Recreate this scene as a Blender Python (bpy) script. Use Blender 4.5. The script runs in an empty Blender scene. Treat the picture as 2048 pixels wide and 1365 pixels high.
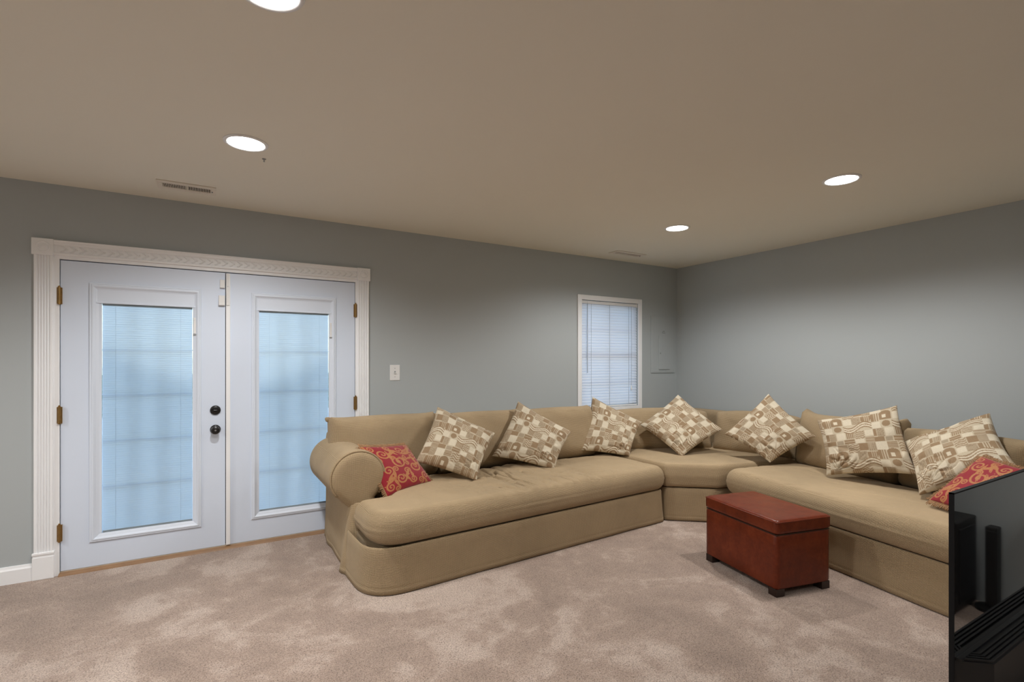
import bpy, bmesh, math, random
import numpy as np
from mathutils import Matrix, Vector, noise
random.seed(7)
sc = bpy.context.scene
col = sc.collection
PI = math.pi

# ------------------------------------------------------------------ camera, world, exposure
CE = 2.485          # ceiling height
WY = 4.25           # back wall plane
WX = 4.862          # right wall plane
XL, YB = -4.6, -2.6
cam_d = bpy.data.cameras.new('camera')
cam = bpy.data.objects.new('camera', cam_d); col.objects.link(cam)
cam.location = (0, 0, 1.36)
cam.rotation_euler = (PI/2, 0, -math.atan2(.513, .858))
cam_d.sensor_width = 36; cam_d.lens = 1017/2048*36
cam_d.shift_y = (724-682.5)/2048
cam_d.clip_start = .05
sc.camera = cam
sc.view_settings.view_transform = 'Standard'
sc.view_settings.look = 'None'
sc.view_settings.exposure = .07
sc.view_settings.gamma = 1
sc.view_settings.use_curve_mapping = False

world = bpy.data.worlds.new('world'); sc.world = world
world.use_nodes = True
wn = world.node_tree.nodes; wl = world.node_tree.links
sky = wn.new('ShaderNodeTexSky'); sky.sky_type = 'NISHITA'
sky.sun_disc = False; sky.sun_elevation = math.radians(35); sky.sun_rotation = math.radians(200)
wl.new(sky.outputs[0], wn['Background'].inputs[0])
wn['Background'].inputs[1].default_value = .66

LAMP_W = 84.0
LAMP_COL = (1.0, .988, .972)
LENS_STRENGTH = 22.0

# ------------------------------------------------------------------ helpers
def smooth(me, on=True):
    if len(me.polygons): me.polygons.foreach_set('use_smooth', [on]*len(me.polygons))

MATS = {}
INV = {}
def tag(o, label=None, cat=None, group=None, kind=None):
    if label: o['label'] = label
    if cat: o['category'] = cat
    if group: o['group'] = group
    if kind: o['kind'] = kind
    return o

def empty(name, loc=(0, 0, 0), rz=0.0, parent=None):
    o = bpy.data.objects.new(name, None); col.objects.link(o)
    o.location = loc; o.rotation_euler = (0, 0, rz); o.empty_display_size = .1
    m = Matrix.Translation(loc) @ Matrix.Rotation(rz, 4, 'Z')
    INV[o.name] = m.inverted()
    if parent: o.parent = parent
    return o

def inv_of(o):
    if o is None: return Matrix.Identity(4)
    if o.name in INV: return INV[o.name]
    return Matrix.Identity(4)

def box_uv(me):
    """box projected uv in metres, from the mesh's own coordinates"""
    n = len(me.loops)
    if n == 0: return
    uv = me.uv_layers.new(name='uv')
    vi = np.empty(n, 'i'); me.loops.foreach_get('vertex_index', vi)
    co = np.empty(len(me.vertices)*3, 'f'); me.vertices.foreach_get('co', co); co = co.reshape(-1, 3)
    pn = np.empty(len(me.polygons)*3, 'f'); me.polygons.foreach_get('normal', pn); pn = np.abs(pn.reshape(-1, 3))
    ls = np.empty(len(me.polygons), 'i'); me.polygons.foreach_get('loop_total', ls)
    ax = np.repeat(pn.argmax(1), ls)
    c = co[vi]
    u = np.where(ax == 0, c[:, 1], c[:, 0]); v = np.where(ax == 2, c[:, 1], c[:, 2])
    uv.data.foreach_set('uv', np.stack([u, v], 1).astype('f').ravel())

def obj(name, verts, faces, m, parent=None, local=False, smooth_on=False, uv=False, angle=None):
    """one mesh object; verts in world space unless local"""
    verts = [tuple(map(float, v)) for v in verts]
    me = bpy.data.meshes.new(name)
    o = None
    if parent is not None and not local:
        iv = inv_of(parent); verts = [tuple(iv @ Vector(v)) for v in verts]
    loc = None
    if parent is None and not local:
        a = np.array(verts); loc = ((a[:, 0].min()+a[:, 0].max())/2, (a[:, 1].min()+a[:, 1].max())/2, a[:, 2].min())
        verts = [tuple(v) for v in (a-np.array(loc))]
    me.from_pydata(verts, [], faces); me.update()
    if smooth_on: smooth(me)
    if angle is not None:
        smooth(me)
        try: me.set_sharp_from_angle(angle=math.radians(angle))
        except Exception: pass
    if uv: box_uv(me)
    if m: me.materials.append(m)
    o = bpy.data.objects.new(name, me); col.objects.link(o)
    if loc is not None:
        o.location = loc; INV[o.name] = Matrix.Translation(loc).inverted()
    if parent is not None:
        o.parent = parent
        INV[o.name] = inv_of(parent)
    return o

class MB:
    """collects simple shapes for one mesh"""
    def __init__(s): s.v = []; s.f = []
    def add(s, v, f):
        k = len(s.v); s.v += [tuple(p) for p in v]; s.f += [tuple(i+k for i in q) for q in f]; return s
    def box(s, x0, x1, y0, y1, z0, z1, b=0.0, M=None):
        if b <= 0:
            v = [(x, y, z) for z in (z0, z1) for y in (y0, y1) for x in (x0, x1)]
            f = [(0, 2, 3, 1), (4, 5, 7, 6), (0, 1, 5, 4), (2, 6, 7, 3), (0, 4, 6, 2), (1, 3, 7, 5)]
        else:
            bm = bmesh.new(); bmesh.ops.create_cube(bm, size=1)
            for q in bm.verts: q.co = Vector(((x0+x1)/2+q.co.x*(x1-x0), (y0+y1)/2+q.co.y*(y1-y0), (z0+z1)/2+q.co.z*(z1-z0)))
            bmesh.ops.bevel(bm, geom=list(bm.edges), offset=b, segments=2, affect='EDGES', profile=.5)
            bm.verts.index_update()
            v = [tuple(q.co) for q in bm.verts]; f = [tuple(q.index for q in p.verts) for p in bm.faces]; bm.free()
        if M is not None: v = [tuple(M @ Vector(p)) for p in v]
        return s.add(v, f)
    def tube(s, pts, r, n=8, cap=True):
        pts = [Vector(p) for p in pts]
        rr = r if isinstance(r, (list, tuple)) else [r]*len(pts)
        v = []; f = []
        for i, p in enumerate(pts):
            d = (pts[min(i+1, len(pts)-1)]-pts[max(i-1, 0)]).normalized()
            a = d.orthogonal().normalized() if i == 0 else (a - d*a.dot(d)).normalized()
            b = d.cross(a)
            for k in range(n):
                t = 2*PI*k/n; v.append(tuple(p+(a*math.cos(t)+b*math.sin(t))*rr[i]))
        for i in range(len(pts)-1):
            for k in range(n):
                f.append((i*n+k, i*n+(k+1) % n, (i+1)*n+(k+1) % n, (i+1)*n+k))
        if cap:
            f.append(tuple(range(n-1, -1, -1))); f.append(tuple((len(pts)-1)*n+k for k in range(n)))
        return s.add(v, f)
    def lathe(s, prof, M, n=32, cap=True):
        """prof (r, h) turned about local z, moved by M"""
        v = []; f = []
        for r, h in prof:
            for k in range(n):
                t = 2*PI*k/n; v.append(tuple(M @ Vector((r*math.cos(t), r*math.sin(t), h))))
        for i in range(len(prof)-1):
            for k in range(n):
                f.append((i*n+k, i*n+(k+1) % n, (i+1)*n+(k+1) % n, (i+1)*n+k))
        if cap:
            f.append(tuple(range(n-1, -1, -1))); f.append(tuple((len(prof)-1)*n+k for k in range(n)))
        return s.add(v, f)
    def prism(s, poly, w0, w1, M=None, ax=2):
        """poly in a plane, extruded along axis ax from w0 to w1"""
        n = len(poly)
        def P(a, b, w): return (w, a, b) if ax == 0 else (a, w, b) if ax == 1 else (a, b, w)
        v = [P(a, b, w0) for a, b in poly]+[P(a, b, w1) for a, b in poly]
        if M is not None: v = [tuple(M @ Vector(p)) for p in v]
        f = [tuple(range(n-1, -1, -1)), tuple(range(n, 2*n))]+[(i, (i+1) % n, n+(i+1) % n, n+i) for i in range(n)]
        return s.add(v, f)
    def build(s, name, m, parent=None, local=False, smooth_on=False, uv=False, angle=None):
        return obj(name, s.v, s.f, m, parent, local, smooth_on, uv, angle)

def dup(o, parent=None):
    c = o.copy(); col.objects.link(c)
    if parent is not None: c.parent = parent
    return c

def struct(o): o['kind'] = 'structure'; return o

# ------------------------------------------------------------------ materials
def nt_new(name):
    m = bpy.data.materials.new(name); m.use_nodes = True
    nt = m.node_tree; return m, nt, nt.nodes, nt.links, nt.nodes['Principled BSDF']

def math_node(nt, op, a, b=None, c=None):
    n = nt.nodes.new('ShaderNodeMath'); n.operation = op
    for i, x in enumerate((a, b, c)):
        if x is None: continue
        if isinstance(x, (int, float)): n.inputs[i].default_value = x
        else: nt.links.new(x, n.inputs[i])
    return n.outputs[0]

def mixc(nt, fac, a, b):
    n = nt.nodes.new('ShaderNodeMix'); n.data_type = 'RGBA'
    for s, x in ((0, fac), (6, a), (7, b)):
        if isinstance(x, (int, float)): n.inputs[s].default_value = x
        elif isinstance(x, tuple): n.inputs[s].default_value = (*x[:3], 1)
        else: nt.links.new(x, n.inputs[s])
    return n.outputs[2]

def tex_noise(nt, scale, detail=3, rough=.5, vec=None, dist=0.0):
    n = nt.nodes.new('ShaderNodeTexNoise'); n.inputs['Scale'].default_value = scale
    n.inputs['Detail'].default_value = detail; n.inputs['Roughness'].default_value = rough
    n.inputs['Distortion'].default_value = dist
    if vec is not None: nt.links.new(vec, n.inputs['Vector'])
    return n.outputs['Fac']

def coords(nt, kind='Object'):
    return nt.nodes.new('ShaderNodeTexCoord').outputs[kind]

def ramp(nt, fac, stops):
    n = nt.nodes.new('ShaderNodeValToRGB'); cr = n.color_ramp
    while len(cr.elements) > 1: cr.elements.remove(cr.elements[0])
    cr.elements[0].position = stops[0][0]; cr.elements[0].color = (*stops[0][1], 1)
    for p, c in stops[1:]:
        e = cr.elements.new(p); e.color = (*c, 1)
    nt.links.new(fac, n.inputs[0]); return n.outputs[0]

def bump(nt, p, h, strength, dist):
    b = nt.nodes.new('ShaderNodeBump'); b.inputs['Strength'].default_value = strength; b.inputs['Distance'].default_value = dist
    nt.links.new(h, b.inputs['Height']); nt.links.new(b.outputs[0], p.inputs['Normal'])

def plain(name, c, rough=.5, var=.06, scale=8, bscale=0, bstr=.15, metal=0.0, spec=.5, bdist=.001):
    """procedural paint or plastic: slow colour drift and fine relief"""
    m, nt, N, L, p = nt_new(name)
    co = coords(nt)
    n = tex_noise(nt, scale, 3, .55, co)
    lo = tuple(x*(1-var) for x in c); hi = tuple(min(1, x*(1+var)) for x in c)
    L.new(mixc(nt, n, lo, hi), p.inputs['Base Color'])
    p.inputs['Roughness'].default_value = rough; p.inputs['Metallic'].default_value = metal
    p.inputs['Specular IOR Level'].default_value = spec
    if bscale: bump(nt, p, tex_noise(nt, bscale, 2, .5, co), bstr, bdist)
    return m

M_wall = plain('wall_paint', (.440, .476, .486), .62, .02, 1.2, 220, .12, bdist=.0008)
M_ceil = plain('ceiling_paint', (.82, .785, .68), .85, .025, .8, 160, .1, bdist=.0008)
M_trim = plain('trim_paint', (.93, .94, .955), .38, .02, 3)
M_door = plain('door_paint', (.72, .80, .93), .42, .02, 2, 90, .05)
M_lite = plain('lite_frame_plastic', (.75, .82, .93), .38, .02, 2)
M_brass = plain('aged_brass', (.36, .22, .08), .38, .3, 60, metal=.9)
M_black = plain('oil_rubbed_black', (.010, .009, .009), .32, .2, 40)
M_white = plain('white_plastic', (.82, .82, .81), .35, .02, 10)
M_cord = plain('blind_cord', (.72, .74, .78), .7, .02, 10)
M_grill = plain('vent_enamel', (.78, .72, .62), .5, .04, 20)
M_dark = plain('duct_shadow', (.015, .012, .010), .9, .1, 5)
M_thresh = plain('bronze_threshold', (.30, .17, .085), .4, .25, 14)
M_feet = plain('dark_wood_foot', (.022, .010, .007), .4, .3, 30)
M_tvplastic = plain('tv_black_plastic', (.010, .010, .011), .42, .1, 30, 400, .1)
M_tvglass = plain('tv_gloss_back', (.006, .006, .007), .03, .1, 3, spec=.95)
_p = M_tvglass.node_tree.nodes['Principled BSDF']; _p.inputs['Coat Weight'].default_value = 1; _p.inputs['Coat Roughness'].default_value = .03
M_tvedge = plain('tv_edge_black', (.004, .004, .0045), .6, .1, 30, spec=.2)
M_blackbox = plain('black_vinyl', (.008, .008, .008), .5, .2, 30)
M_label = plain('grey_emboss', (.30, .31, .31), .5, .05, 10)
M_steel = plain('screw_steel', (.4, .4, .4), .35, .1, 50, metal=.8)
M_grass = plain('lawn', (.09, .14, .05), .9, .3, 6, 40, .4)
M_patio = plain('bounce_patio', (.74, .74, .74), .85, .08, 3, 60, .3)

def carpet():
    m, nt, N, L, p = nt_new('carpet')
    co = coords(nt)
    fine = tex_noise(nt, 165, 4, .7, co)
    mid = tex_noise(nt, 55, 3, .6, co)
    patch = tex_noise(nt, 1.5, 5, .62, co, .6)
    patch2 = tex_noise(nt, 5.5, 4, .6, co, .4)
    v = N.new('ShaderNodeTexVoronoi'); v.inputs['Scale'].default_value = 120; L.new(co, v.inputs['Vector'])
    pf = math_node(nt, 'ADD', math_node(nt, 'MULTIPLY', patch, .65), math_node(nt, 'MULTIPLY', patch2, .35))
    base = ramp(nt, pf, [(.36, (.335, .250, .200)), (.50, (.43, .325, .262)), (.56, (.55, .44, .37)), (.68, (.62, .51, .435))])
    fl = ramp(nt, fine, [(.33, (.16, .12, .10)), (.46, (.84, .82, .81)), (.60, (1.2, 1.2, 1.2))])
    mm = N.new('ShaderNodeMix'); mm.data_type = 'RGBA'; mm.blend_type = 'MULTIPLY'; mm.inputs[0].default_value = .85
    L.new(base, mm.inputs[6]); L.new(fl, mm.inputs[7])
    L.new(mm.outputs[2], p.inputs['Base Color'])
    p.inputs['Roughness'].default_value = .95
    p.inputs['Sheen Weight'].default_value = .25; p.inputs['Sheen Roughness'].default_value = .5
    p.inputs['Specular IOR Level'].default_value = .1
    h = math_node(nt, 'ADD', math_node(nt, 'MULTIPLY', fine, .6), math_node(nt, 'MULTIPLY', mid, .5))
    bump(nt, p, math_node(nt, 'SUBTRACT', h, math_node(nt, 'MULTIPLY', v.outputs['Distance'], .35)), .9, .008)
    return m
M_carpet = carpet()

def weave(name, hi, lo, pu=.0063, pv=.0062):
    """chunky waffle weave upholstery, uv in metres"""
    m, nt, N, L, p = nt_new(name)
    uvn = coords(nt, 'UV'); co = coords(nt)
    sx = N.new('ShaderNodeSeparateXYZ')
    wob = N.new('ShaderNodeVectorMath'); wob.operation = 'MULTIPLY_ADD'
    nn = N.new('ShaderNodeTexNoise'); nn.inputs['Scale'].default_value = 6; L.new(co, nn.inputs['Vector'])
    L.new(nn.outputs['Color'], wob.inputs[0]); wob.inputs[1].default_value = (.012, .012, 0); L.new(uvn, wob.inputs[2])
    L.new(wob.outputs[0], sx.inputs[0])
    def wave(o, pitch):
        return math_node(nt, 'MULTIPLY_ADD', math_node(nt, 'SINE', math_node(nt, 'MULTIPLY', o, 2*PI/pitch)), .5, .5)
    a = wave(sx.outputs[0], pu); b = wave(sx.outputs[1], pv)
    g = math_node(nt, 'MULTIPLY', math_node(nt, 'MULTIPLY_ADD', a, .62, .38), math_node(nt, 'MULTIPLY_ADD', b, .8, .2))
    # faces that look up get a flatter, paler weave
    tcn = N.new('ShaderNodeSeparateXYZ'); L.new(coords(nt, 'Normal'), tcn.inputs[0])
    mr = N.new('ShaderNodeMapRange'); mr.interpolation_type = 'SMOOTHSTEP'
    mr.inputs['From Min'].default_value = .72; mr.inputs['From Max'].default_value = .97; mr.inputs['To Min'].default_value = 1; mr.inputs['To Max'].default_value = .28
    L.new(tcn.outputs[2], mr.inputs[0])
    g = math_node(nt, 'MULTIPLY_ADD', math_node(nt, 'SUBTRACT', g, .52), mr.outputs[0], .47)
    fib = tex_noise(nt, 260, 3, .7, co)
    g2 = math_node(nt, 'MULTIPLY_ADD', fib, .35, math_node(nt, 'MULTIPLY', g, .85))
    c1 = ramp(nt, g2, [(.16, lo), (.72, hi)])
    big = tex_noise(nt, 2.2, 4, .6, co)
    tone = ramp(nt, big, [(.32, (.90, .885, .87)), (.66, (1.08, 1.06, 1.04))])
    mm = N.new('ShaderNodeMix'); mm.data_type = 'RGBA'; mm.blend_type = 'MULTIPLY'; mm.inputs[0].default_value = 1
    L.new(c1, mm.inputs[6]); L.new(tone, mm.inputs[7]); L.new(mm.outputs[2], p.inputs['Base Color'])
    p.inputs['Roughness'].default_value = .88; p.inputs['Specular IOR Level'].default_value = .15
    p.inputs['Sheen Weight'].default_value = .22; p.inputs['Sheen Roughness'].default_value = .45
    p.inputs['Sheen Tint'].default_value = (.9, .8, .65, 1)
    bump(nt, p, g2, .55, .004)
    return m
M_sofa = weave('sofa_weave', (.50, .382, .240), (.235, .170, .095))
M_sofa_dk = plain('sofa_inner_lining', (.10, .075, .048), .9, .1, 20)

def printed(name, rough, sheen):
    m, nt, N, L, p = nt_new(name)
    at = N.new('ShaderNodeAttribute'); at.attribute_name = 'print'
    co = coords(nt)
    n = tex_noise(nt, 320, 3, .7, co)
    mm = N.new('ShaderNodeMix'); mm.data_type = 'RGBA'; mm.blend_type = 'MULTIPLY'; mm.inputs[0].default_value = 1
    L.new(at.outputs['Color'], mm.inputs[6]); L.new(ramp(nt, n, [(.3, (.82, .82, .82)), (.65, (1.08, 1.08, 1.08))]), mm.inputs[7])
    L.new(mm.outputs[2], p.inputs['Base Color'])
    p.inputs['Roughness'].default_value = rough; p.inputs['Sheen Weight'].default_value = sheen
    p.inputs['Specular IOR Level'].default_value = .2
    bump(nt, p, n, .3, .001)
    return m
M_print = printed('cushion_print', .85, .1)
M_damask = printed('damask', .55, .25)
M_fringe = plain('fringe_thread', (.36, .20, .095), .8, .35, 60)

def leather():
    m, nt, N, L, p = nt_new('red_brown_leather')
    co = coords(nt)
    n = tex_noise(nt, 9, 5, .65, co); n2 = tex_noise(nt, 45, 4, .6, co)
    f = math_node(nt, 'ADD', math_node(nt, 'MULTIPLY', n, .65), math_node(nt, 'MULTIPLY', n2, .35))
    L.new(ramp(nt, f, [(.33, (.095, .0150, .0045)), (.52, (.148, .0245, .0074)), (.7, (.20, .039, .013))]), p.inputs['Base Color'])
    p.inputs['Roughness'].default_value = .36; p.inputs['Specular IOR Level'].default_value = .30
    v = N.new('ShaderNodeTexVoronoi'); v.inputs['Scale'].default_value = 210; L.new(co, v.inputs['Vector'])
    bump(nt, p, math_node(nt, 'ADD', v.outputs['Distance'], n2), .22, .0012)
    return m
M_leather = leather()

def glass():
    m, nt, N, L, p = nt_new('window_glass')
    tr = N.new('ShaderNodeBsdfTransparent'); tr.inputs[0].default_value = (.96, .985, .98, 1)
    gl = N.new('ShaderNodeBsdfGlossy'); gl.inputs['Roughness'].default_value = .03
    fr = N.new('ShaderNodeFresnel'); fr.inputs[0].default_value = 1.45
    mx = N.new('ShaderNodeMixShader'); L.new(fr.outputs[0], mx.inputs[0]); L.new(tr.outputs[0], mx.inputs[1]); L.new(gl.outputs[0], mx.inputs[2])
    L.new(mx.outputs[0], N['Material Output'].inputs['Surface']); N.remove(p)
    return m
M_glass = glass()

def slat_mat(name, c, t, ct):
    m, nt, N, L, p = nt_new(name)
    co = coords(nt)
    n = tex_noise(nt, 5, 2, .5, co)
    c1 = mixc(nt, n, tuple(x*.97 for x in c), c)
    L.new(c1, p.inputs['Base Color']); p.inputs['Roughness'].default_value = .45
    tl = N.new('ShaderNodeBsdfTranslucent'); tl.inputs[0].default_value = (*ct, 1)
    mx = N.new('ShaderNodeMixShader'); mx.inputs[0].default_value = t
    L.new(p.outputs[0], mx.inputs[1]); L.new(tl.outputs[0], mx.inputs[2]); L.new(mx.outputs[0], N['Material Output'].inputs['Surface'])
    return m
M_slat = slat_mat('door_blind_slat', (.80, .82, .83), .52, (.93, .93, .97))
M_slat2 = slat_mat('window_blind_slat', (.78, .81, .87), .27, (.88, .90, .96))

def lens_mat():
    m, nt, N, L, p = nt_new('lamp_lens')
    e = N.new('ShaderNodeEmission'); e.inputs[0].default_value = (1, .985, .96, 1); e.inputs[1].default_value = LENS_STRENGTH
    L.new(e.outputs[0], N['Material Output'].inputs['Surface']); N.remove(p); return m
M_lens = lens_mat()

# ------------------------------------------------------------------ room shell
def slab(name, boxes, m):
    b = MB()
    for q in boxes: b.box(*q)
    return struct(b.build(name, m))

slab('floor', [(XL-.15, WX+.15, YB-.15, WY+.02, -.12, 0)], M_carpet)
slab('ceiling', [(XL-.15, WX+.15, YB-.15, WY+.15, CE, CE+.12)], M_ceil)
DX0, DX1, DZ = -.836, 1.055, 2.035      # door opening
NX0, NX1, NZ0, NZ1 = 3.39, 4.216, .86, 2.022
T = .15
slab('wall_back', [(XL-.15, DX0, WY, WY+T, -.1, CE), (DX0, DX1, WY, WY+T, DZ, CE), (DX1, NX0, WY, WY+T, -.1, CE),
                   (NX0, NX1, WY, WY+T, NZ1, CE), (NX0, NX1, WY, WY+T, -.1, NZ0), (NX1, WX+T, WY, WY+T, -.1, CE)], M_wall)
slab('wall_right', [(WX, WX+T, YB-T, WY, -.1, CE)], M_wall)
slab('wall_left', [(XL-T, XL, YB-T, WY, -.1, CE)], M_wall)
slab('wall_front', [(XL, WX, YB-T, YB, -.1, CE)], M_wall)

slab('wall_right_return', [(3.76, WX, YB, .31, -.1, CE)], M_wall)

def baseboard(name, poly, a, b, ax, M=None):
    m = MB(); m.prism(poly, a, b, M, ax); return struct(m.build(name, M_trim))
bp = [(WY, 0), (WY-.016, 0), (WY-.016, .082), (WY-.010, .092), (WY-.007, .104), (WY, .105)]
baseboard('baseboard_back', bp, XL, -.934, 0)
baseboard('baseboard_back_middle', bp, 1.155, WX, 0)
def rb(x, s): return [(x, 0), (x-s*.016, 0), (x-s*.016, .082), (x-s*.010, .092), (x-s*.007, .104), (x, .105)]
baseboard('baseboard_right', rb(WX, 1), .31, WY-.016, 1)
baseboard('baseboard_left', rb(XL, -1), YB, WY-.016, 1)

# outside: lawn, and a patio widened and paled to bounce light into the blinds
struct(MB().box(-9, 12, WY+T, WY+T+12, -.2, -.06).build('bounce_patio_floor', M_patio))
struct(MB().box(-40, 40, WY+T+12, 70, -.3, -.08).build('lawn_floor', M_grass))

# ------------------------------------------------------------------ door casing
trim = empty('trim_1', (.11, WY, 0)); struct(trim)
def fluted(x0, x1, z0, z1):
    """casing with five flutes, profile in x-y extruded along z"""
    w = x1-x0; poly = [(x0, WY), (x0, WY-.016), (x0+.004, WY-.020)]
    a = x0+w*.13; b = x1-w*.13; nf = 5; p = (b-a)/nf
    for k in range(nf):
        s = a+p*k
        poly += [(s+p*.12, WY-.020), (s+p*.25, WY-.0145), (s+p*.5, WY-.0125), (s+p*.75, WY-.0145), (s+p*.88, WY-.020)]
    poly += [(x1-.004, WY-.020), (x1, WY-.016), (x1, WY)]
    return MB().prism(poly, z0, z1, None, 2)
CW = .0915
for x0, x1, xr0, xr1 in ((-.930, -.838, -.939, -.834), (1.056, 1.148, 1.052, 1.157)):
    fluted(x0, x1, .168, 2.030).build('fluted_casing', M_trim, trim)
    pb = MB().box(x0-.006, x1+.006, WY-.026, WY, 0, .140, .003)
    pb.box(x0-.004, x1+.004, WY-.023, WY, .140, .152, .002); pb.box(x0-.007, x1+.007, WY-.027, WY, .152, .168, .003)
    pb.build('plinth_block', M_trim, trim)
    blk = MB().box(xr0, xr1, WY-.026, WY, 2.028, 2.132, .003).build('corner_block', M_trim, trim)
    rc = MB()
    RM = Matrix.Translation(((x0+x1)/2, WY-.026, 2.08)) @ Matrix.Rotation(PI/2, 4, 'X')
    rc.lathe([(.036, 0), (.036, .004), (.031, .006), (.027, .002), (.022, .002), (.018, .006), (.011, .007), (.006, .010), (.001, .011)], RM, 28)
    rc.build('rosette', M_trim, blk, angle=50)
hd = MB().prism([(WY, 2.036), (WY-.014, 2.036), (WY-.017, 2.041), (WY-.017, 2.049), (WY-.011, 2.052), (WY-.011, 2.098), (WY-.017, 2.101),
                 (WY-.020, 2.108), (WY-.020, 2.118), (WY-.026, 2.124), (WY-.026, 2.128), (WY, 2.128)], -.834, 1.052, None, 0)
header = hd.build('header_casing', M_trim, trim)
cv = MB()
k = 0; x = -.815
while x < 1.04:                                             # carved leaf scroll along the header
    for s in (1, -1):
        pts = []; rad = []
        for i in range(7):
            t = i/6
            pts.append((x+.010+.030*t, WY-.0125, 2.075+s*(.017-.026*t+.009*math.sin(t*PI)))); rad.append(.0012+.0040*math.sin(PI*min(1, t*1.0+.04)))
        cv.tube(pts, rad, 5)
    cv.lathe([(.0055, 0), (.0045, .003), (.001, .0045)], Matrix.Translation((x+.044, WY-.011, 2.075)) @ Matrix.Rotation(PI/2, 4, 'X'), 8)
    x += .047
c = cv.build('leaf_carving', M_trim, header, smooth_on=True); c['kind'] = 'stuff'
jb = MB().box(-.838, -.810, WY-.004, WY+T, 0, 2.036).box(1.040, 1.056, WY-.004, WY+T, 0, 2.036).box(-.810, 1.040, WY-.004, WY+T, 2.014, 2.036)
jb.box(-.810, -.796, WY+.052, WY+.075, .02, 2.014).box(1.026, 1.040, WY+.052, WY+.075, .02, 2.014).box(-.796, 1.026, WY+.052, WY+.075, 2.0, 2.014)
jb.build('jamb', M_trim, trim)
th = empty('trim_2', (.11, WY, 0)); struct(th)
MB().prism([(WY-.030, 0), (WY-.026, .008), (WY+.002, .016), (WY+.13, .016), (WY+.13, 0)], -.812, 1.045, None, 0).build('threshold', M_thresh, th)
MB().box(-.808, 1.038, WY+.006, WY+.045, .015, .022).build('door_sweep', plain('sweep_vinyl', (.55, .45, .34), .6, .1, 20), th)

# ------------------------------------------------------------------ french doors with blinds between the panes
def french_door(n, X0, X1, fx0, fx1, gx0, gx1):
    d = empty('door_%d' % n, ((X0+X1)/2, WY+.02, 0)); struct(d)
    y0, y1 = WY+.006, WY+.050; z0, z1 = .024, 2.008
    fz0, fz1, gz0, gz1 = .180, 1.876, .232, 1.744
    lf = MB().box(X0, fx0+.02, y0, y1, z0, z1).box(fx1-.02, X1, y0, y1, z0, z1).box(fx0+.02, fx1-.02, y0, y1, z0, fz0+.02).box(fx0+.02, fx1-.02, y0, y1, fz1-.02, z1)
    lf.build('door_leaf', M_door, d)
    # moulded lite frame: mitred profile (offset inward, y)
    prof = [(0, y0), (.001, y0-.007), (.006, y0-.010), (.011, y0-.009), (.015, y0-.013), (.022, y0-.014), (.028, y0-.010), (.034, y0-.004), (.040, y0-.002), (min(gx0-fx0, .054), y0+.004), (min(gx0-fx0, .054), y0+.020)]
    v = []; f = []
    for o, y in prof: v += [(fx0+o, y, fz0+o*.95), (fx1-o, y, fz0+o*.95), (fx1-o, y, fz1-o), (fx0+o, y, fz1-o)]
    for i in range(len(prof)-1):
        for q in range(4): f.append((i*4+q, i*4+(q+1) % 4, i*4+4+(q+1) % 4, i*4+4+q))
    lfm = MB().add(v, f)
    hz = fz1-.042
    lfm.box(fx0+.036, fx1-.036, y0-.001, y0+.018, gz1+.012, hz)         # flat panel hiding the blind head
    lfm.box(fx0+.036, fx1-.036, y0-.006, y0+.018, gz1, gz1+.012, .002)
    lfm.box(fx0+.036, gx0, y0+.002, y0+.018, gz0, gz1).box(gx1, fx1-.036, y0+.002, y0+.018, gz0, gz1)
    lfm.build('lite_frame', M_lite, d)
    MB().box(gx0-.004, gx1+.004, y0+.010, y0+.013, gz0-.01, gz1+.02).build('inner_pane', M_glass, d)
    MB().box(gx0-.02, gx1+.02, y0+.042, y0+.045, gz0-.02, gz1+.02).build('outer_pane', M_glass, d)
    gr = MB(); w = gx1-gx0; h = gz1-gz0
    for q in (1/3, 2/3): gr.box(gx0+w*q-.006, gx0+w*q+.006, y0+.072, y0+.084, gz0-.02, gz1+.02)
    for q in range(1, 5): gr.box(gx0-.02, gx1+.02, y0+.073, y0+.083, gz0+h*q/5-.0045, gz0+h*q/5+.0045)
    gr.build('muntin_grille', M_lite, d)
    bl = MB(); yb = y0+.021
    for q in (.14, .86): bl.tube([(gx0+w*q, yb-.0055, gz0), (gx0+w*q, yb-.0055, gz1+.02)], .0010, 4)
    bl.box(gx0+.001, gx1-.001, yb-.006, yb+.006, gz1-.012, gz1+.02)
    bl.box(gx0+.002, gx1-.002, yb-.005, yb+.005, gz0-.004, gz0+.010)
    blind = bl.build('blind_rail', M_cord, d)
    pitch = .01525; ns = int((gz1-gz0-.016)/pitch)
    tilt = math.radians(74); hw = .0090
    sv = []
    for q in range(5):
        t = q/4*2-1; up = .0012*(1-t*t)
        sv.append((t*hw*math.cos(tilt)-up*math.sin(tilt), t*hw*math.sin(tilt)+up*math.cos(tilt)))
    proto = None
    sx0, sx1 = gx0+.0008, gx1-.0016
    for k in range(ns):
        z = gz0+.014+pitch*k
        if proto is None:
            v = [(sx, yb+a, b) for sx in (sx0, sx1) for a, b in sv]
            f = [(i, i+1, 6+i, 5+i) for i in range(4)]
            iv = inv_of(d)
            proto = obj('slat', v, f, M_slat, blind, smooth_on=True); s = proto
        else: s = dup(proto, blind)
        s.location = (random.uniform(-.0006, .0006), 0, z)
    # tilt slider on the right stile of the lite
    sl = MB().box(gx1+.006, gx1+.020, y0-.008, y0+.004, 1.655, 1.672, .002).box(gx1+.006, gx1+.022, y0-.005, y0+.004, 1.560, 1.655, .002)
    sl.build('tilt_slider', M_white, d)
    MB().box(gx1+.005, gx1+.023, y0-.008, y0+.004, 1.548, 1.558, .001).build('slider_stop', M_label, d)
    return d
d1 = french_door(1, -.806, .108, -.664, -.040, -.600, -.094)
d2 = french_door(2, .116, 1.036, .277, .888, .331, .833)
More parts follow.
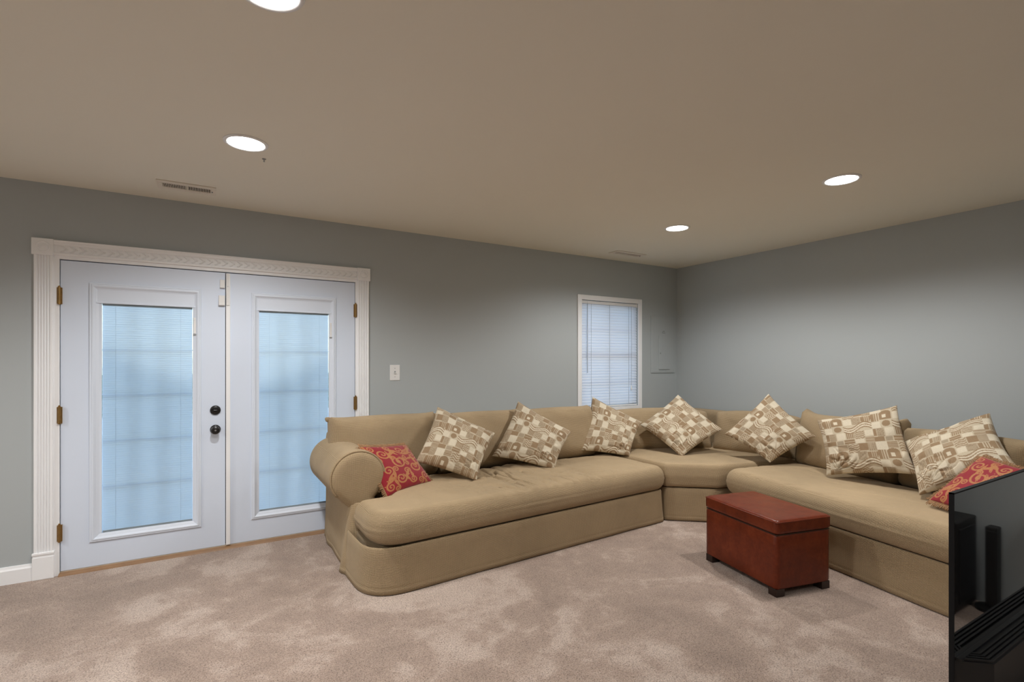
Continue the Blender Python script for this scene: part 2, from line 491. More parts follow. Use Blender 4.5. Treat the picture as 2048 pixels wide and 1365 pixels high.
for d, hx in ((d1, -.809), (d2, 1.040)):
    for hz in (1.780, 1.020, .270):
        h = MB(); h.tube([(hx, WY-.010, hz-.056), (hx, WY-.010, hz+.056)], .0075, 10)
        for q in range(3): h.tube([(hx, WY-.010, hz-.03+q*.03-.0012), (hx, WY-.010, hz-.03+q*.03+.0012)], .0083, 10)
        h.lathe([(.004, 0), (.006, .004), (.002, .008)], Matrix.Translation((hx, WY-.010, hz+.056)), 10)
        h.box(hx-.013, hx+.013, WY-.006, WY+.008, hz-.052, hz+.052)
        h.build('hinge', M_brass, d, angle=40)
def on_door(x, z): return Matrix.Translation((x, WY+.006, z)) @ Matrix.Rotation(PI/2, 4, 'X')
kb = MB(); kb.lathe([(.034, 0), (.034, .004), (.030, .009), (.026, .011), (.022, .010), (.012, .013), (.011, .030), (.018, .036), (.026, .042), (.029, .050), (.027, .058), (.020, .063), (.012, .064), (.011, .062), (.002, .062)], on_door(.046, .870), 36)
knob = kb.build('door_knob', M_black, d1, angle=40)
MB().lathe([(.006, .0), (.006, .0015)], on_door(.046, .870) @ Matrix.Translation((0, 0, .0625)), 14).build('turn_button', M_steel, knob)
db = MB(); db.lathe([(.034, 0), (.034, .006), (.030, .012), (.024, .015), (.010, .015), (.009, .017)], on_door(.046, 1.010), 36)
dbo = db.build('deadbolt', M_black, d1, angle=40)
tt = MB().box(.034, .058, WY-.026, WY-.010, 1.006, 1.014, .003); tt.build('thumb_turn', M_black, dbo)
# astragal, strikes and alarm contacts at the meeting edge
MB().box(.103, .122, WY+.046, WY+.056, .02, 2.012).build('gap_backing', M_dark, d2)  # dark strip added behind the gap to stop daylight leaking through
MB().box(.1125, .140, WY-.010, WY+.006, .026, 2.004, .003).build('astragal', M_trim, d2)
for z, h in ((.870, .034), (1.010, .022)): MB().box(.1125, .1165, WY-.004, WY+.03, z-h, z+h, .001).build('strike_plate', M_black, d2)
MB().box(.074, .106, WY-.014, WY+.006, 1.895, 1.955, .003).build('contact_magnet', M_white, d1)
MB().box(.066, .106, WY-.018, WY+.006, 1.768, 1.840, .003).build('contact_sensor', M_white, d1)
MB().box(.114, .134, WY-.020, WY-.009, 1.770, 1.905, .003).build('contact_sensor', M_white, d2)
MB().box(.116, .132, WY-.016, WY-.009, 1.908, 2.000, .003).build('contact_wire_cover', M_white, d2)

# ------------------------------------------------------------------ window
w1 = empty('window_1', ((NX0+NX1)/2, WY, NZ0)); struct(w1)
fr = MB(); yo = WY+.085
fr.box(NX0, NX0+.035, yo, yo+.05, NZ0, NZ1).box(NX1-.035, NX1, yo, yo+.05, NZ0, NZ1).box(NX0, NX1, yo, yo+.05, NZ0, NZ0+.04).box(NX0, NX1, yo, yo+.05, NZ1-.04, NZ1).box(NX0, NX1, yo-.006, yo+.04, 1.42, 1.465)
fr.build('window_frame', M_trim, w1)
MB().box(NX0+.03, NX1-.03, yo+.02, yo+.024, NZ0+.03, NZ1-.03).build('window_pane', M_glass, w1)
mg = MB().box((NX0+NX1)/2-.009, (NX0+NX1)/2+.009, yo+.012, yo+.032, NZ0+.03, NZ1-.03)
for z in (1.14, 1.72): mg.box(NX0+.03, NX1-.03, yo+.013, yo+.031, z-.008, z+.008)
mg.build('muntin_grille', M_trim, w1)
t3 = empty('trim_3', ((NX0+NX1)/2, WY, NZ0)); struct(t3)
def board(x0, x1, z0, z1): return MB().box(x0, x1, WY-.018, WY, z0, z1, .003)
board(3.340, 3.392, .80, 2.072).build('side_casing', M_trim, t3)
board(4.214, 4.266, .80, 2.072).build('side_casing', M_trim, t3)
board(3.392, 4.214, 2.020, 2.072).build('top_casing', M_trim, t3)
board(3.392, 4.214, .80, .862).build('sill_casing', M_trim, t3)
wb = empty('window_blind', ((NX0+NX1)/2, WY+.03, NZ0))
tag(wb, 'white horizontal slat blind closed over the small window behind the corner of the sofa', 'blind')
yb = WY+.020
hr = MB().box(NX0+.004, NX1-.004, yb-.016, yb+.016, 1.984, 2.016, .002).build('head_rail', M_white, wb)
MB().box(NX0+.003, NX0+.022, yb-.019, yb+.017, 1.980, 2.018, .001).build('end_bracket', M_white, hr)
MB().box(NX1-.022, NX1-.003, yb-.019, yb+.017, 1.980, 2.018, .001).build('end_bracket', M_white, hr)
ld = MB()
for x in (3.540, 3.800, 4.085):
    for y in (yb-.012, yb+.012): ld.tube([(x, y, NZ0+.02), (x, y, 1.985)], .0012, 4)
ld.build('ladder_cord', M_label, wb)
proto = None
n = int((1.972-NZ0-.035)/.0305)+1; tilt = math.radians(70); hw = .0174
sv = []
for q in range(5):
    t = q/4*2-1; up = .0022*(1-t*t)
    sv.append((t*hw*math.cos(tilt)-up*math.sin(tilt), t*hw*math.sin(tilt)+up*math.cos(tilt)))
for k in range(n):
    z = NZ0+.035+.0305*k+.012
    if proto is None:
        v = [(sx, yb+a, b+NZ0) for sx in (NX0+.006, NX1-.006) for a, b in sv]
        proto = obj('slat', v, [(i, i+1, 6+i, 5+i) for i in range(4)], M_slat2, wb, smooth_on=True); s = proto
    else: s = dup(proto, wb)
    s.location = (0, 0, z-NZ0+.0)
MB().box(NX0+.006, NX1-.006, yb-.012, yb+.012, NZ0+.004, NZ0+.022, .002).build('bottom_rail', M_white, wb)
wd = MB().tube([(3.481, yb-.020, 1.985), (3.481, yb-.021, 1.24)], .0042, 6)
wd.tube([(3.481, yb-.020, 1.995), (3.481, yb-.012, 2.005)], .002, 6); wd.build('tilt_wand', plain('clear_wand', (.42, .45, .50), .2, .05, 10), wb)
cdm = MB().tube([(4.118, yb-.017, 1.985), (4.119, yb-.020, 1.6), (4.117, yb-.020, 1.09)], .0016, 5).build('lift_cord', M_label, wb)
MB().lathe([(.002, .055), (.006, .050), (.009, .012), (.008, .0), (.003, -.004)], Matrix.Translation((4.117, yb-.020, 1.04)), 12).build('cord_tassel', M_white, cdm, angle=50)

# ------------------------------------------------------------------ wall fittings
sw = empty('light_switch', (1.372, WY, 1.197)); tag(sw, 'white single toggle light switch plate on the grey wall right of the doors', 'switch')
MB().box(1.328, 1.416, WY-.006, WY, 1.200, 1.333, .003).build('cover_plate', M_white, sw)
MB().box(1.366, 1.378, WY-.0075, WY-.004, 1.254, 1.280).build('toggle_slot', M_label, sw)
MB().box(1.368, 1.376, WY-.018, WY-.005, 1.258, 1.268, .002).build('toggle', M_white, sw)
for z in (1.230, 1.303): MB().lathe([(.0035, 0), (.003, .0015), (.001, .002)], Matrix.Translation((1.372, WY-.006, z)) @ Matrix.Rotation(PI/2, 4, 'X'), 10).build('screw', M_steel, sw)

bpn = empty('breaker_panel', (4.615, WY, 1.228)); tag(bpn, 'grey painted electrical breaker panel cover on the wall right of the window', 'electrical panel')
MB().box(4.418, 4.812, WY-.010, WY, 1.228, 1.895, .003).build('cover', M_wall, bpn)
MB().box(4.430, 4.800, WY-.0125, WY-.009, 1.240, 1.883, .002).build('cover_panel', M_wall, bpn)
pdoor = MB().box(4.536, 4.716, WY-.022, WY-.011, 1.268, 1.662, .003).build('panel_door', M_wall, bpn)
MB().box(4.548, 4.566, WY-.026, WY-.021, 1.450, 1.468, .002).build('door_latch', M_label, pdoor)
em = MB().box(4.606, 4.640, WY-.0140, WY-.011, 1.712, 1.724, .001).box(4.614, 4.650, WY-.0140, WY-.011, 1.694, 1.704, .001).box(4.598, 4.608, WY-.0140, WY-.011, 1.694, 1.712, .001)
em.build('embossed_mark', M_label, bpn)
for x, z in ((4.440, 1.26), (4.440, 1.86), (4.79, 1.26), (4.79, 1.86)):
    MB().lathe([(.006, 0), (.005, .002), (.001, .003)], Matrix.Translation((x, WY-.0125, z)) @ Matrix.Rotation(PI/2, 4, 'X'), 10).build('screw', M_wall, bpn)

# ------------------------------------------------------------------ ceiling fittings
def vent(name, x0, x1, y0, y1, label, nb):
    e = empty(name, ((x0+x1)/2, (y0+y1)/2, CE)); tag(e, label, 'vent', 'ceiling air registers')
    mx = (x1-x0)*.09; my = (y1-y0)*.26; z0 = CE-.007
    a, b, c_, d_ = x0+mx, x1-mx, y0+my, y1-my
    f = MB().box(x0, x1, y0, c_, z0, CE, .002).box(x0, x1, d_, y1, z0, CE, .002).box(x0, a, c_, d_, z0, CE).box(b, x1, c_, d_, z0, CE)
    mid = (a+b)/2; f.box(mid-.005, mid+.005, c_, d_, z0, CE)
    f.build('register_frame', M_grill, e)
    MB().box(a, b, c_, d_, CE-.0012, CE-.0004).build('duct_shade_plate', M_dark, e)  # dark plate stands for the shade inside the duct
    proto = None
    for lo, hi, sgn in ((a, mid-.005, 1), (mid+.005, b, -1)):
        p = (hi-lo)/nb
        for q in range(nb):
            x = lo+p*(q+.5)
            R = Matrix.Translation((x, 0, CE-.0045)) @ Matrix.Rotation(.12*sgn, 4, 'Y')
            MB().box(-.0018, .0018, c_, d_, -.003, .003, 0, R).build('louvre', M_grill, e)
    MB().box(b+.004, b+.012, (c_+d_)/2-.004, (c_+d_)/2+.004, z0-.006, z0, .001).build('damper_lever', M_label, e)
vent('ceiling_vent', -.275, .045, 3.800, 3.972, 'ceiling air vent with louvres over a dark plate above the double doors', 14)
vent('ceiling_vent', 3.545, 3.945, 3.850, 3.990, 'small flat ceiling air vent above the window in the far corner', 14)

def downlight(x, y, label, k=1.0):
    e = empty('recessed_light', (x, y, CE)); tag(e, label, 'ceiling light', 'recessed ceiling lights')
    R = Matrix.Translation((x, y, CE)) @ Matrix.Rotation(PI, 4, 'X')
    MB().lathe([(.104, 0), (.104, .003), (.098, .007), (.090, .0075), (.086, .004)], R, 40, cap=False).build('trim_ring', M_white, e, angle=50)
    MB().lathe([(.088, .001), (.088, .0045), (.05, .0065), (.001, .007)], R, 40).build('lens', M_lens, e, angle=60)
    ld = bpy.data.lights.new('downlight_lamp', 'SPOT'); ld.energy = LAMP_W*k; ld.color = LAMP_COL
    ld.spot_size = math.radians(158); ld.spot_blend = .50; ld.shadow_soft_size = .07
    lo = bpy.data.objects.new('downlight_lamp', ld); col.objects.link(lo); lo.parent = e; lo.location = (0, 0, -.02)
downlight(.168, 2.943, 'round lit recessed ceiling light in front of the left door, below the vent', 1.15)
downlight(3.352, 1.648, 'round lit recessed ceiling light on the right, above the leather ottoman', 1.02)
downlight(3.380, 2.953, 'small far round lit recessed ceiling light near the back right corner', .98)
downlight(.156, 1.690, 'round lit recessed ceiling light cut by the top edge of the photo')
downlight(.160, .420, 'round lit recessed ceiling light just in front of the camera position', .42)
downlight(3.36, -.950, 'added unseen ceiling light behind the camera, lighting the wall the television mirrors', .45)  # added lamp, unseen; brightens the wall mirrored in the television back
downlight(-3.04, 2.945, 'round lit recessed ceiling light left of the doors, outside the photo, near the back wall', 1.5)
downlight(-3.04, 1.690, 'round lit recessed ceiling light far left, outside the photo, mid room', 1.5)
hk = MB().lathe([(.011, 0), (.009, .004), (.003, .006), (.003, .014), (.005, .016), (.001, .018)], Matrix.Translation((.267, 3.124, CE)) @ Matrix.Rotation(PI, 4, 'X'), 10)
tag(hk.build('ceiling_hook', M_label), 'tiny grey screw hook in the ceiling beside the left recessed light', 'hook')

# ------------------------------------------------------------------ soft furniture builders
def fillet(poly, radii, seg=8):
    out = []
    n = len(poly)
    for i in range(n):
        p0, p1, p2 = Vector(poly[i-1]), Vector(poly[i]), Vector(poly[(i+1) % n])
        r = radii[i] if isinstance(radii, (list, tuple)) else radii
        if r <= 0: out.append(tuple(p1)); continue
        a = (p0-p1); b = (p2-p1); la, lb = a.length, b.length
        a.normalize(); b.normalize()
        ang = a.angle(b); t = r/math.tan(ang/2); t = min(t, la*.49, lb*.49)
        s, e = p1+a*t, p1+b*t
        for k in range(seg+1):
            u = k/seg
            out.append(tuple(s*(1-u)**2+p1*2*u*(1-u)+e*u*u))
    return out

def resample(poly, step):
    P = np.array(poly); Q = np.roll(P, -1, 0); L = np.hypot(*(Q-P).T); tot = L.sum()
    n = max(24, int(tot/step)); cum = np.concatenate([[0], np.cumsum(L)])
    s = np.arange(n)*tot/n
    i = np.clip(np.searchsorted(cum, s, 'right')-1, 0, len(P)-1)
    t = (s-cum[i])/np.maximum(L[i], 1e-9)
    return P[i]+(Q[i]-P[i])*t[:, None]

def dist_to(P, pts):
    Q = np.roll(P, -1, 0); d = Q-P; l2 = (d**2).sum(1)
    best = np.full(len(pts), 1e9)
    for i in range(len(P)):
        t = np.clip(((pts-P[i])@d[i])/max(l2[i], 1e-12), 0, 1)
        q = pts-(P[i]+t[:, None]*d[i]); best = np.minimum(best, (q**2).sum(1))
    return np.sqrt(best)

def cushion(name, poly, Tk, r, m, parent, M=None, center=None, p=2.2, crown=0.0, crown_len=.35, wr=None, step=.025, rings=30,
            local=False, bottom_flat=False, uv=True, side_seg=3, bulge=0.0):
    """upholstered solid: plan outline, thickness about z=0, rounded rim, crowned faces, wrinkles"""
    O = resample(poly, step); n = len(O)
    c = np.array(center) if center is not None else O.mean(0)
    ks = np.cos(PI/2*np.arange(rings)/rings)
    pts = np.concatenate([c+(O-c)*k for k in ks]+[c[None]])
    d = dist_to(O, pts); d[:n] = 0
    x = np.minimum(d/r, 1)
    h = (Tk/2-r)+r*(1-(1-x)**p)**(1/p)
    cr = crown*(1-np.exp(-d/crown_len*2.2))
    top = h+cr; bot = -h-(0 if bottom_flat else cr)
    V = [list(q) for q in np.column_stack([pts, top])]
    if wr:
        for i in range(n, len(V)):
            w = min(1, d[i]/.05); V[i][2] += wr(V[i][0], V[i][1])*w
    nb = len(V)
    V += [list(q) for q in np.column_stack([pts, bot])]
    F = []
    def ring_faces(base, flip):
        for j in range(rings-1):
            for i in range(n):
                q = (base+j*n+i, base+j*n+(i+1) % n, base+(j+1)*n+(i+1) % n, base+(j+1)*n+i)
                F.append(q[::-1] if flip else q)
        for i in range(n):
            q = (base+(rings-1)*n+i, base+(rings-1)*n+(i+1) % n, base+rings*n); F.append(q[::-1] if flip else q)
    ring_faces(0, False); ring_faces(nb, True)
    sw_ = Tk/2-r
    prev = 0
    if sw_ > 1e-4:
        nrm = O-c; nrm /= np.maximum(np.linalg.norm(nrm, axis=1), 1e-6)[:, None]
        for s in range(1, side_seg):
            t = s/side_seg; base = len(V)
            b = bulge*math.sin(PI*t)
            for i in range(n): V.append([O[i, 0]+nrm[i, 0]*b, O[i, 1]+nrm[i, 1]*b, sw_-2*sw_*t])
            for i in range(n): F.append((prev+i, base+i, base+(i+1) % n, prev+(i+1) % n))
            prev = base
    for i in range(n): F.append((prev+i, nb+i, nb+(i+1) % n, prev+(i+1) % n))
    if M is not None: V = [tuple(M @ Vector(v)) for v in V]
    o = obj(name, V, F, m, parent, local, True, uv)
    if sw_ <= 1e-4:
        bm = bmesh.new(); bm.from_mesh(o.data); bmesh.ops.remove_doubles(bm, verts=bm.verts, dist=1e-5); bm.to_mesh(o.data); bm.free(); smooth(o.data)
    return o

def skirt(name, path, z0, z1, m, parent, flare=.02, wav=.006, closed=False, local=False, th=.008, wl=.35, seed=0.0, fl=None):
    """hanging fabric panel along a plan path; flares and ripples to the hem, has thickness"""
    P = np.array(path, float); seg = np.hypot(*(P[1:]-P[:-1]).T); cum = np.concatenate([[0], np.cumsum(seg)])
    n = max(8, int(cum[-1]/.022)); s = np.linspace(0, cum[-1], n)
    X = np.interp(s, cum, P[:, 0]); Y = np.interp(s, cum, P[:, 1])
    tx, ty = np.gradient(X), np.gradient(Y); l = np.hypot(tx, ty); nx, ny = ty/l, -tx/l      # outward is right of travel
    zs = [z1, z1-.012, z1*.8+z0*.2, z1*.6+z0*.4, z1*.4+z0*.6, z1*.2+z0*.8, z0+.040, z0+.034, z0+.028, z0]
    V = []
    for side in (0, -th):
        for z in zs:
            t = 1-(z-z0)/(z1-z0)
            for i in range(n):
                w = noise.noise(Vector((s[i]/wl, seed, .3)))*wav*t*2
                o = flare*t**1.5*(fl(s[i]/cum[-1]) if fl else 1)+w+side
                if abs(z-(z0+.034)) < 1e-6 and side == 0: o -= .0025
                if z == z1 and side == 0: o -= .006
                V.append((X[i]+nx[i]*o, Y[i]+ny[i]*o, z))
    R = len(zs); F = []
    for a in range(R-1):
        for i in range(n-1):
            q = (a*n+i, a*n+n+i, a*n+n+i+1, a*n+i+1); F.append(q)
            b = R*n; F.append((b+a*n+i, b+a*n+i+1, b+a*n+n+i+1, b+a*n+n+i))
    b = R*n
    for i in range(n-1):
        F.append((i, i+1, b+i+1, b+i)); e = (R-1)*n; F.append((e+i, b+e+i, b+e+i+1, e+i+1))
    for a in range(R-1):
        F.append((a*n, b+a*n, b+a*n+n, a*n+n)); e = n-1; F.append((a*n+e, a*n+n+e, b+a*n+n+e, b+a*n+e))
    return obj(name, V, F, m, parent, local, True, True)

def seat_wr(seed, ang, amp, mask=None):
    ca, sa = math.cos(ang), math.sin(ang)
    def f(x, y):
        u = x*ca+y*sa; v = -x*sa+y*ca
        a = noise.noise(Vector((u*1.6, v*12+1.5*noise.noise(Vector((u*2, v*2, seed))), seed)))
        a = a*(.6+.4*noise.noise(Vector((x*2, y*2, seed+5))))
        k = mask(x, y) if mask else 1
        c = 0.0
        for q, (fu, fv) in enumerate(((1.5, 7.0), (2.2, 11.0))):          # sharp pulled creases
            n_ = noise.noise(Vector((u*fu+.8*noise.noise(Vector((x*3, y*3, seed+q))), v*fv+1.2*noise.noise(Vector((u*1.3, v*2, seed+2+q))), seed+20+q)))
            c -= max(0, 1-abs(n_)*9)**1.3*(.6+.8*noise.noise(Vector((x*2.5, y*2.5, seed+31+q))))
        return amp*.45*a*k+amp*.42*c*k+.008*noise.noise(Vector((x*1.5, y*1.5, seed+9)))
    return f

def back_cushion(parent, L, H, Tk, M, seed, local=False, ear=.02, sag=0.0, name='back_cushion', amp=.018):
    """loose back cushion: local x along length, y up, z thickness"""
    n = 14
    top = [(L/2-L*i/n, H/2+.012*math.sin(PI*i/n)+ear*(abs(2*i/n-1)**6)-sag*math.sin(PI*i/n)) for i in range(n+1)]
    poly = [(-L/2+.03, -H/2), (L/2-.03, -H/2), (L/2, -H/2+.03), (L/2+.004, 0)]+top+[(-L/2-.004, 0), (-L/2, -H/2+.03)]
    def wr(x, y):
        e = max(0, abs(x)/(L/2)-.55)/.45
        fold = noise.noise(Vector((x*13+y*5, y*2.2, seed)))*e
        return amp*1.2*fold+amp*noise.noise(Vector((x*2.4, y*3.2, seed+3)))+amp*.5*noise.noise(Vector((x*5+y*6, y*5, seed+7)))
    return cushion(name, poly, Tk, Tk/2, M_sofa, parent, M, (0, 0), p=2.1, crown=.02, wr=wr, step=.03, rings=26, local=local)

def place_back(x, y, z, ang, lean):
    """matrix: cushion stands with its front face towards plan angle ang, leaning back"""
    f = Vector((math.cos(ang), math.sin(ang), 0)); up = Vector((0, 0, 1)); s = up.cross(f)
    up2 = (up*math.cos(lean)-f*math.sin(lean)).normalized(); f2 = s.cross(up2)
    R = Matrix((s, up2, f2)).transposed().to_4x4()
    return Matrix.Translation((x, y, z)) @ R

# ------------------------------------------------------------------ sectional, left piece
sl = empty('sofa_section', (2.05, 3.55, 0))
tag(sl, 'long tan waffle-weave sofa section with one round arm, along the back wall beside the doors', 'sofa', 'tan sectional sofa')
base_out = fillet([(.782, 2.885), (3.325, 3.062), (3.325, 4.18), (.782, 4.18)], [.30, .03, .02, .02], 12)
b = MB().prism(fillet([(.822, 2.912), (3.315, 3.088), (3.315, 4.17), (.822, 4.17)], [.28, .03, .02, .02], 12), .03, .268); b.build('base_frame', M_sofa, sl, uv=True)
for x, y in ((.95, 3.2), (3.2, 3.2), (.95, 4.05), (3.2, 4.05)): MB().box(x-.03, x+.03, y-.03, y+.03, 0, .03).build('foot', M_feet, sl)
front = fillet([(.770, 3.36), (.782, 2.885), (3.325, 3.062), (3.322, 3.40)], [0, .30, .03, 0], 14)
skirt('front_skirt', front, .006, .272, M_sofa, sl, .018, .004, seed=1.3)
seat_poly = fillet([(.800, 2.862), (3.345, 3.025), (3.350, 3.80), (1.022, 3.78), (1.022, 3.335), (.800, 3.325)], [.30, .09, .06, .05, .03, .05], 14)
def mk(x, y):
    return max(.12, min(1, (x-1.35)/.5))*max(.15, min(1, (y-2.93)/.15))*max(.22, 1-max(0, x-2.4)/.6)
cushion('seat_cushion', seat_poly, .205, .085, M_sofa, sl, Matrix.Translation((0, 0, .372)), (2.0, 3.18), p=2.0, crown=.018, wr=seat_wr(2.0, 1.72, .048, mk), rings=90, step=.013, bottom_flat=True, bulge=.006)
# arm
arm_out = []
cx, cz, rr = .845, .598, .180
for a in range(-52, 218, 6): arm_out.append((cx+rr*math.cos(math.radians(a)), cz+rr*math.sin(math.radians(a))))
arm_out += [(.750, .440), (.812, .385), (.822, .20), (.822, .02), (1.0, .02), (1.0, .25), (.998, .40)]
AM = Matrix.Translation((0, 3.36+.40, 0)) @ Matrix.Rotation(PI/2, 4, 'X')
arm_out2 = arm_out
arm = cushion('arm', arm_out2, .80, .045, M_sofa, sl, AM, (.88, .50), p=2.0, crown=.022, crown_len=.12, rings=18, step=.02, side_seg=10)
pp = []
for a in range(-40, 222, 6): pp.append((cx+(rr-.006)*math.cos(math.radians(a)), 3.375, cz+(rr-.006)*math.sin(math.radians(a))))
MB().tube(pp, .007, 6).build('arm_welt', M_sofa, arm, smooth_on=True, uv=True)
skirt('arm_skirt', [(.792, 4.16), (.788, 3.9), (.786, 3.6), (.786, 3.40), (.796, 3.355), (.83, 3.335), (.88, 3.330)], .004, .445, M_sofa, sl, .034, .016, seed=4.1, wl=.22,
      fl=lambda t: .7+1.1*max(0, 1-abs(t-.86)/.16))
# back
bf = fillet([(.790, .24), (3.325, .24), (3.325, .835), (.790, .835)], [.02, .02, .04, .06], 6)
cushion('back_frame', bf, .17, .05, M_sofa, sl, Matrix.Translation((0, 4.115, 0)) @ Matrix.Rotation(PI/2, 4, 'X'), (2.05, .55), rings=14, step=.03, crown=.004)
for i, (x, L, H, z, yy, sd) in enumerate(((1.185, .835, .49, .690, 3.915, 1.0), (2.005, .83, .48, .682, 3.905, 6.0), (2.815, .83, .48, .680, 3.90, 11.0))):
    bc = back_cushion(sl, L, H, .25, place_back(x, yy, z, -PI/2, .20), sd, ear=.016)
    if i == 0:
        k = MB().lathe([(.004, -.02), (.016, -.008), (.020, .008), (.013, .022), (.003, .030)], Matrix.Translation((.772, 3.955, .925)) @ Matrix.Rotation(-1.0, 4, 'Y'), 12)
        k.build('corner_knot', M_sofa, bc, smooth_on=True, uv=True)

# ------------------------------------------------------------------ sectional, corner wedge
sw2 = empty('sofa_corner_section', (4.1, 3.5, 0))
tag(sw2, 'tan wedge-shaped corner sofa section with short slanted front, below the window', 'sofa', 'tan sectional sofa')
cpoly = [(3.372, 3.068), (3.672, 2.815), (4.78, 2.56), (4.80, 4.18), (3.360, 4.18)]
MB().prism([(3.40, 3.10), (3.69, 2.86), (4.76, 2.62), (4.78, 4.16), (3.38, 4.16)], .03, .276).build('base_frame', M_sofa, sw2, uv=True)
for x, y in ((3.5, 3.15), (4.6, 2.8), (4.6, 4.0), (3.5, 4.0)): MB().box(x-.03, x+.03, y-.03, y+.03, 0, .03).build('foot', M_feet, sw2)
skirt('front_skirt', fillet([(3.374, 3.30), (3.374, 3.066), (3.674, 2.812), (3.90, 2.77)], [0, .02, .02, 0], 4), .008, .282, M_sofa, sw2, .010, .005, seed=7.7)
cs = fillet([(3.352, 3.055), (3.690, 2.775), (4.70, 2.56), (4.70, 4.02), (3.352, 4.02)], [.04, .05, .05, .05, .05], 8)
cushion('seat_cushion', cs, .205, .05, M_sofa, sw2, Matrix.Translation((0, 0, .388)), (4.0, 3.45), p=2.2, crown=.006, wr=seat_wr(12.0, -.6, .006), rings=30, bottom_flat=True, bulge=.010)
bf = fillet([(3.345, .24), (4.80, .24), (4.80, .832), (3.345, .832)], [.02, .02, .04, .04], 6)
cushion('back_frame', bf, .17, .05, M_sofa, sw2, Matrix.Translation((0, 4.115, 0)) @ Matrix.Rotation(PI/2, 4, 'X'), (4.08, .55), rings=14, step=.03, crown=.004)
bf = fillet([(2.56, .24), (4.03, .24), (4.03, .832), (2.56, .832)], [.02, .02, .04, .04], 6)
MX = Matrix(((0, 0, 1, 4.745), (1, 0, 0, 0), (0, 1, 0, 0), (0, 0, 0, 1)))
cushion('back_frame', bf, .17, .05, M_sofa, sw2, MX, (3.3, .55), rings=14, step=.03, crown=.004)
back_cushion(sw2, 1.08, .42, .24, place_back(3.93, 3.70, .655, math.radians(-117), .30), 21.0, ear=-.02, sag=-.015, amp=.016)
back_cushion(sw2, .80, .42, .24, place_back(4.545, 3.00, .650, math.radians(-167), .24), 25.0, ear=-.02, sag=-.01, amp=.018)

# ------------------------------------------------------------------ sectional, right piece (local: x towards camera, y into the back)
RA = math.atan2(-.9816, -.191)
sr = empty('sofa_section', (3.70, 2.72, 0), RA)
tag(sr, 'tan waffle-weave sofa section angled along the right wall, behind the leather ottoman', 'sofa', 'tan sectional sofa')
# local y axis = rotate x by +90: (.9816,-.191) = into the back
LR = 2.20
MB().prism([(.03, .02), (LR, .02), (LR, 1.10), (.03, 1.10)], .03, .268).build('base_frame', M_sofa, sr, local=True, uv=True)
for x, y in ((.15, .15), (LR-.15, .15), (.15, 1.0), (LR-.15, 1.0)): MB().box(x-.03, x+.03, y-.03, y+.03, 0, .03).build('foot', M_feet, sr, local=True)
skirt('front_skirt', fillet([(.02, .45), (.02, 0), (LR, 0), (LR, .45)], [0, .03, .28, 0], 10), .006, .272, M_sofa, sr, .016, .004, local=True, seed=9.2)
rp = fillet([(-.005, -.035), (LR+.01, -.035), (LR+.01, .44), (LR-.24, .45), (LR-.24, .78), (-.005, .78)], [.10, .30, .05, .03, .05, .10], 14)
cushion('seat_cushion', rp, .205, .085, M_sofa, sr, Matrix.Translation((0, 0, .372)), (1.15, .30), p=2.0, crown=.020, wr=seat_wr(31.0, .3, .010), rings=56, step=.02, bottom_flat=True, local=True, bulge=.006)
bf = fillet([(.02, .24), (LR, .24), (LR, .835), (.02, .835)], [.02, .02, .06, .04], 6)
cushion('back_frame', bf, .16, .05, M_sofa, sr, Matrix.Translation((0, 1.02, 0)) @ Matrix.Rotation(PI/2, 4, 'X'), (1.2, .55), rings=14, step=.03, crown=.004, local=True)
for x, L, H, z, yy, sd, er in ((.43, .84, .45, .672, .845, 41.0, .05), (1.22, .76, .43, .660, .875, 46.0, .0), (1.83, .50, .43, .662, .875, 52.0, .01)):
    back_cushion(sr, L, H, .25, place_back(x, yy, z, -PI/2, .20), sd, local=True, ear=er, amp=.018)
axl = [(LR-.015+(.845-q[0])-.07, q[1]) for q in arm_out][::-1]
cushion('arm', axl, .66, .045, M_sofa, sr, Matrix.Translation((0, .44+.33, 0)) @ Matrix.Rotation(PI/2, 4, 'X'), (LR-.12, .50), p=2.0, crown=.022, crown_len=.12, rings=16, step=.025, side_seg=8, local=True)

